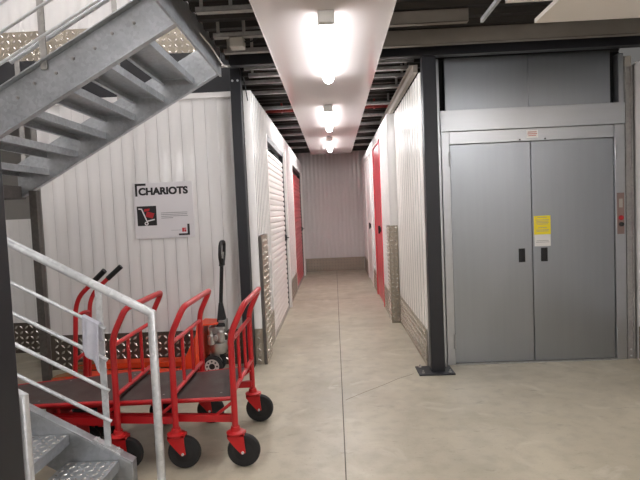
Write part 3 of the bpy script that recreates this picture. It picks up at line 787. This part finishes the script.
q.lathe((-0.182, y0, 0.152), (0, -1, 0), [(0, 0.020), (0.0007, 0.020)], seg=20)
q.build('trolley_outline', 'sign', pc)
q = MB(); q.lathe((-0.182, y0-0.0007, 0.152), (0, -1, 0), [(0, 0.009), (0.0005, 0.009)], seg=16); q.build('trolley_wheel', 'ink', pc)
q = MB(); q.prism([(-0.190, y0, 0.222), (-0.118, y0, 0.200), (-0.098, y0, 0.250), (-0.172, y0, 0.272)], (0, -0.0007, 0))
q.prism([(-0.203, y0, 0.270), (-0.150, y0, 0.276), (-0.142, y0, 0.300), (-0.196, y0, 0.296)], (0, -0.0007, 0)); q.build('boxes', 'inkred', pc)
q = MB()
for k, (w) in enumerate((0.265, 0.262, 0.268, 0.12)): q.box(-0.032, -0.032+w, y0, y1, 0.248-0.017*k, 0.254-0.017*k)
q.box(0.06, 0.160, y0, y1, 0.073, 0.076); q.build('small_print', 'inkgrey', sg)
q = MB(); q.box(0.172, 0.190, y0, y1, 0.056, 0.096); q.box(0.193, 0.212, y0, y1, 0.056, 0.078); q.box(0.193, 0.203, y0, y1, 0.082, 0.096); q.box(0.206, 0.212, y0, y1, 0.082, 0.096)
q.build('emblem', 'inkred', sg)

# ================================================================== PLATFORM TROLLEYS
YN, YF = 3.055, 3.725
def trolley():
    t = thing('platform_trolley', '', 'trolley', (-0.63, 3.39, 0), 'nested red platform trolleys')
    h = (YF-YN)/2
    q = MB()
    q.tube([(0, -h, 0.225), (0, -h, 0.80), (0.085, -h, 0.972), (0.085, h, 0.972), (0, h, 0.80), (0, h, 0.225)], 0.0185, seg=14, fillet=0.055)
    q.build('push_frame', 'red', t)
    q = MB(); q.tube([(0, -h, 0.755), (0, h, 0.755)], 0.0135); q.build('cross_bar', 'red', t)
    q = MB(); q.tube([(0, -h, 0.452), (0, h, 0.452)], 0.0135); q.build('cross_bar', 'red', t)
    for y in (-0.11, 0.11):
        q = MB(); q.tube([(0, y, 0.452), (0, y, 0.755)], 0.011); q.build('upright_bar', 'red', t)
    Ld = 1.16; tp = 0.12           # length, taper of the nesting frame towards its tail
    zd = lambda x: 0.432+0.052*x    # the deck falls gently to the tail so that the next one slides over
    yi = lambda x: h-0.024+tp*x/Ld*0.95
    q = MB()
    for s in (-1, 1):
        q.tube([(-0.012, s*(yi(0)), zd(0)-0.028), (-Ld, s*yi(-Ld), zd(-Ld)-0.028)], 0.013)
        q.tube([(0.0, s*(yi(0)), 0.285), (-Ld, s*yi(-Ld), 0.285)], 0.02, rect=(0.022, 0.014))
        q.tube([(-0.010, s*(yi(0)), 0.385), (-0.12, s*yi(-0.12), 0.30)], 0.010)
        q.tube([(-Ld+0.02, s*yi(-Ld), 0.285), (-Ld+0.02, s*yi(-Ld), zd(-Ld)-0.03)], 0.012)
    q.tube([(-Ld, -yi(-Ld), 0.285), (-Ld, yi(-Ld), 0.285)], 0.02, rect=(0.022, 0.014))
    q.build('chassis', 'red', t)
    a, c = yi(0)-0.012, yi(-Ld)-0.012
    q = MB(); q.hexa([(-0.024, -a, zd(0)-0.032), (-0.024, a, zd(0)-0.032), (-Ld+0.01, c, zd(-Ld)-0.032), (-Ld+0.01, -c, zd(-Ld)-0.032),
                      (-0.024, -a, zd(0)-0.017), (-0.024, a, zd(0)-0.017), (-Ld+0.01, c, zd(-Ld)-0.017), (-Ld+0.01, -c, zd(-Ld)-0.017)])
    dk = q.build('deck', 'ply', t, bevel=0.002)
    for x, y in ((-0.10, -0.22), (-0.10, 0.22), (-0.55, -0.2), (-0.55, 0.2)):
        q = MB(); q.lathe((x, y, zd(x)-0.018), (0, 0, 1), [(0, 0.009), (0.003, 0.007)], seg=12); q.build('bolt', 'galvd', dk)
    def wheel(cx, cy, cz, r, par, ax=(0, 1, 0)):
        w_ = MB(); w_.lathe((cx, cy, cz), ax, [(-0.021, r*0.62), (-0.024, r*0.80), (-0.020, r*0.94), (-0.010, r), (0.010, r), (0.020, r*0.94), (0.024, r*0.80), (0.021, r*0.62)], seg=32)
        w_.lathe((cx, cy, cz), ax, [(-0.026, r*0.30), (-0.020, r*0.62), (0.020, r*0.62), (0.026, r*0.30)], seg=24)
        w_.lathe((cx, cy, cz), ax, [(-0.046, 0.008), (0.046, 0.008)], seg=10, mi=1)
        return w_.build('wheel', ['rubber', 'rail'], par)
    for s in (-1, 1):
        q = MB(); yy = s*h
        q.lathe((0, yy, 0.200), (0, 0, 1), [(0, 0.052), (0.012, 0.055), (0.02, 0.03), (0.045, 0.026)], seg=20)
        for e in (-1, 1):
            yq = yy+e*0.036
            q.prism([(-0.045, yq-0.003, 0.206), (0.055, yq-0.003, 0.206), (0.055, yq-0.003, 0.17), (0.062, yq-0.003, 0.095), (0.036, yq-0.003, 0.085), (-0.02, yq-0.003, 0.15), (-0.045, yq-0.003, 0.185)], (0, 0.006, 0))
        q.box(-0.045, 0.055, yy-0.039, yy+0.039, 0.192, 0.206)
        c_ = q.build('castor', 'redfork', t, bevel=0.0015)
        wheel(0.045, yy, 0.0985, 0.0985, c_)
        q = MB(); yy = s*(yi(-Ld)-0.05)
        for e in (-1, 1):
            q.box(-Ld+0.12, -Ld+0.20, yy+e*0.036-0.003, yy+e*0.036+0.003, 0.085, 0.27)
        q.box(-Ld+0.10, -Ld+0.22, yy-0.04, yy+0.04, 0.262, 0.272)
        c_ = q.build('wheel_bracket', 'redfork', t)
        wheel(-Ld+0.16, yy, 0.0985, 0.0985, c_)
    return t
tro = trolley()
labs = ['red platform trolley at the right end of the nested row', 'red platform trolley in the middle of the nested row', 'red platform trolley at the left of the nested row, behind the railing']
for k, x in enumerate((-0.642, -1.0, -1.35)):
    o = tro if k == 0 else copy_tree(tro)
    o.location = (x, 3.39, 0); o['label'] = labs[k]

# ================================================================== SACK TRUCK behind the railing
sk = thing('sack_truck', 'red sack truck with black grips standing behind the railing', 'sack truck', (-1.98, 4.0, 0))
for yy in (-0.115, 0.115):
    q = MB(); q.tube([(-0.06, yy, 0.04), (-0.002, yy, 0.85), (0.04, yy*1.1, 0.945), (0.19, yy*1.25, 1.075), (0.225, yy*1.3, 1.105)], 0.017, fillet=0.05); q.build('pole', 'red', sk)
    a = Vector((0.145, yy*1.21, 1.036)); c = Vector((0.255, yy*1.33, 1.131))
    q = MB(); q.tube([a, c], 0.0205); q.build('grip', 'blackplastic', sk)
for z in (0.45, 0.78):
    q = MB(); xx = -0.06+0.055*(z-0.04)/0.82; q.tube([(xx, -0.115, z), (xx+0.01, 0.0, z+0.02), (xx, 0.115, z)], 0.014, fillet=0.05); q.build('cross_bar', 'red', sk)
q = MB(); q.tube([(-0.04, 0.02, 0.08), (0.005, 0.02, 0.78)], 0.02); q.build('centre_bar', 'red', sk)
q = MB(); q.prism([(-0.06, -0.16, 0.002), (-0.28, -0.12, 0.002), (-0.28, 0.12, 0.002), (-0.06, 0.16, 0.002)], (0, 0, 0.008)); q.build('toe_plate', 'red', sk)
q = MB(); q.tube([(0.06, -0.2, 0.11), (0.06, 0.2, 0.11)], 0.01); q.box(-0.05, 0.07, -0.125, -0.105, 0.09, 0.13); q.box(-0.05, 0.07, 0.105, 0.125, 0.09, 0.13); q.build('axle', 'galvd', sk)
for yy in (-0.17, 0.17):
    q = MB(); q.lathe((0.06, yy, 0.11), (0, 1, 0), [(-0.022, 0.07), (-0.026, 0.09), (-0.012, 0.11), (0.012, 0.11), (0.026, 0.09), (0.022, 0.07)], seg=28); q.build('wheel', 'rubber', sk)

# ================================================================== PALLET TRUCK
pj = thing('pallet_truck', 'orange hand pallet truck with black handle against the sign wall', 'pallet truck', (-1.15, 4.912, 0))
fz = 0.045
for yy in (-0.19, 0.19):
    q = MB()
    q.prism([(-0.15, yy-0.08, fz+0.055), (-1.36, yy-0.08, fz+0.055), (-1.50, yy-0.05, fz+0.035), (-1.50, yy+0.05, fz+0.035), (-1.36, yy+0.08, fz+0.055), (-0.15, yy+0.08, fz+0.055)], (0, 0, -0.012))
    q.box(-1.36, -0.15, yy-0.08, yy-0.072, fz, fz+0.05); q.box(-1.36, -0.15, yy+0.072, yy+0.08, fz, fz+0.05)
    f_ = q.build('fork', 'orange', pj, bevel=0.003)
    q = MB(); q.prism([(-1.18, yy-0.081, fz+0.056), (-1.36, yy-0.081, fz+0.056), (-1.502, yy-0.051, fz+0.036), (-1.502, yy+0.051, fz+0.036), (-1.36, yy+0.081, fz+0.056), (-1.18, yy+0.081, fz+0.056)], (0, 0, -0.002))
    q.prism([(-1.18, yy-0.0815, fz+0.057), (-1.36, yy-0.0815, fz+0.057), (-1.502, yy-0.0515, fz+0.037), (-1.502, yy-0.0515, fz+0.01), (-1.36, yy-0.0815, fz)], (0, 0.002, 0))
    q.build('fork_tip', 'worn', f_)
    q = MB(); q.lathe((-1.28, yy, 0.04), (0, 1, 0), [(-0.045, 0.04), (0.045, 0.04)], seg=20); q.box(-1.29, -1.27, yy-0.055, yy-0.047, 0.03, fz+0.02); q.box(-1.29, -1.27, yy+0.047, yy+0.055, 0.03, fz+0.02)
    q.build('load_roller', 'rubber', f_)
q = MB()   # triangular body carrying the forks
q.prism([(-0.16, -0.27, fz+0.055), (-0.16, 0.27, fz+0.055), (-0.16, 0.24, 0.36), (-0.16, 0.16, 0.50), (-0.16, -0.16, 0.50), (-0.16, -0.24, 0.36)], (0.03, 0, 0))
q.hexa([(-0.30, -0.27, fz+0.043), (-0.13, -0.27, fz+0.043), (-0.13, 0.27, fz+0.043), (-0.30, 0.27, fz+0.043), (-0.30, -0.27, fz+0.056), (-0.13, -0.27, fz+0.056), (-0.13, 0.27, fz+0.056), (-0.30, 0.27, fz+0.056)])
for yy in (-0.2, 0.2): q.prism([(-0.16, yy-0.006, fz+0.05), (-0.34, yy-0.006, fz+0.05), (-0.16, yy-0.006, 0.42)], (0, 0.012, 0))
q.hexa([(-0.16, -0.16, 0.49), (0.02, -0.10, 0.49), (0.02, 0.10, 0.49), (-0.16, 0.16, 0.49), (-0.16, -0.16, 0.505), (0.02, -0.10, 0.505), (0.02, 0.10, 0.505), (-0.16, 0.16, 0.505)])
q.build('body', 'orange', pj, bevel=0.004)
q = MB()
q.lathe((0.0, 0, 0.20), (0, 0, 1), [(0, 0.07), (0.03, 0.085), (0.10, 0.085), (0.12, 0.06), (0.20, 0.06), (0.21, 0.045), (0.29, 0.045)], seg=22)
q.lathe((0.04, -0.06, 0.32), (0, 0, 1), [(0, 0.038), (0.10, 0.038), (0.115, 0.025)], seg=16)
q.lathe((-0.05, -0.075, 0.30), (0, 0, 1), [(0, 0.035), (0.08, 0.035), (0.09, 0.02), (0.13, 0.02)], seg=16)
q.tube([(-0.01, -0.10, 0.36), (-0.01, 0.10, 0.36)], 0.03)
q.box(-0.07, 0.08, -0.085, 0.085, 0.40, 0.46); q.box(0.02, 0.09, -0.05, 0.05, 0.44, 0.52)
q.build('pump', 'alu', pj, bevel=0.004)
q = MB(); q.tube([(-0.05, -0.09, 0.095), (-0.05, 0.09, 0.095)], 0.012); q.box(-0.08, 0.0, -0.03, 0.03, 0.08, 0.22); q.build('axle', 'galvd', pj)
for yy in (-0.075, 0.075):
    q = MB(); q.lathe((-0.05, yy, 0.096), (0, 1, 0), [(-0.025, 0.068), (-0.026, 0.088), (-0.020, 0.096), (0.020, 0.096), (0.026, 0.088), (0.025, 0.068)], seg=32)
    w = q.build('steer_wheel', 'rubber', pj)
    q = MB(); q.lathe((-0.05, yy, 0.096), (0, 1, 0), [(-0.027, 0.066), (-0.022, 0.069), (0.022, 0.069), (0.027, 0.066)], seg=28)
    hb = q.build('wheel_rim', 'hub', w)
    for e in (-1, 1):
        q = MB(); q.lathe((-0.05, yy+e*0.027, 0.096), (0, e, 0), [(0, 0.028), (0.004, 0.024)], seg=18)
        q.build('hub_cap', 'blackplastic', w)
        q = MB()
        for k in range(8):
            a = 2*math.pi*k/8
            q.lathe((-0.05+0.047*math.cos(a), yy+e*0.027, 0.096+0.047*math.sin(a)), (0, e, 0), [(0, 0.009), (0.001, 0.009)], seg=8)
        q.build('rim_hole', 'blackplastic', w)
# handle
q = MB()
q.prism([(0.005, -0.055, 0.47), (0.075, -0.055, 0.47), (0.052, -0.02, 0.66), (0.022, -0.02, 0.66)], (0, 0.012, 0))
q.hexa([(0.0, -0.055, 0.46), (0.085, -0.055, 0.46), (0.085, 0.055, 0.46), (0.0, 0.055, 0.46), (0.026, -0.02, 0.68), (0.056, -0.02, 0.68), (0.056, 0.02, 0.68), (0.026, 0.02, 0.68)])
q.tube([(0.04, 0, 0.64), (0.073, 0, 1.08)], 0.018)
q.build('drawbar', 'blackplastic', pj)
q = MB()
q.tube([(0.072, 0.0, 1.03), (0.073, -0.05, 1.06), (0.076, -0.09, 1.12), (0.084, -0.09, 1.23), (0.086, -0.05, 1.258), (0.086, 0.05, 1.258), (0.084, 0.09, 1.23), (0.076, 0.09, 1.12), (0.073, 0.05, 1.06), (0.072, 0.0, 1.03)], 0.0165, fillet=0.03)
q.hexa([(0.052, -0.045, 1.03), (0.09, -0.045, 1.03), (0.09, 0.045, 1.03), (0.052, 0.045, 1.03), (0.058, -0.03, 1.10), (0.092, -0.03, 1.10), (0.092, 0.03, 1.10), (0.058, 0.03, 1.10)])
lp = q.build('handle_loop', 'blackplastic', pj)
q = MB(); q.tube([(0.078, 0, 1.09), (0.088, 0.0, 1.16)], 0.008); q.build('release_lever', 'galvd', lp)
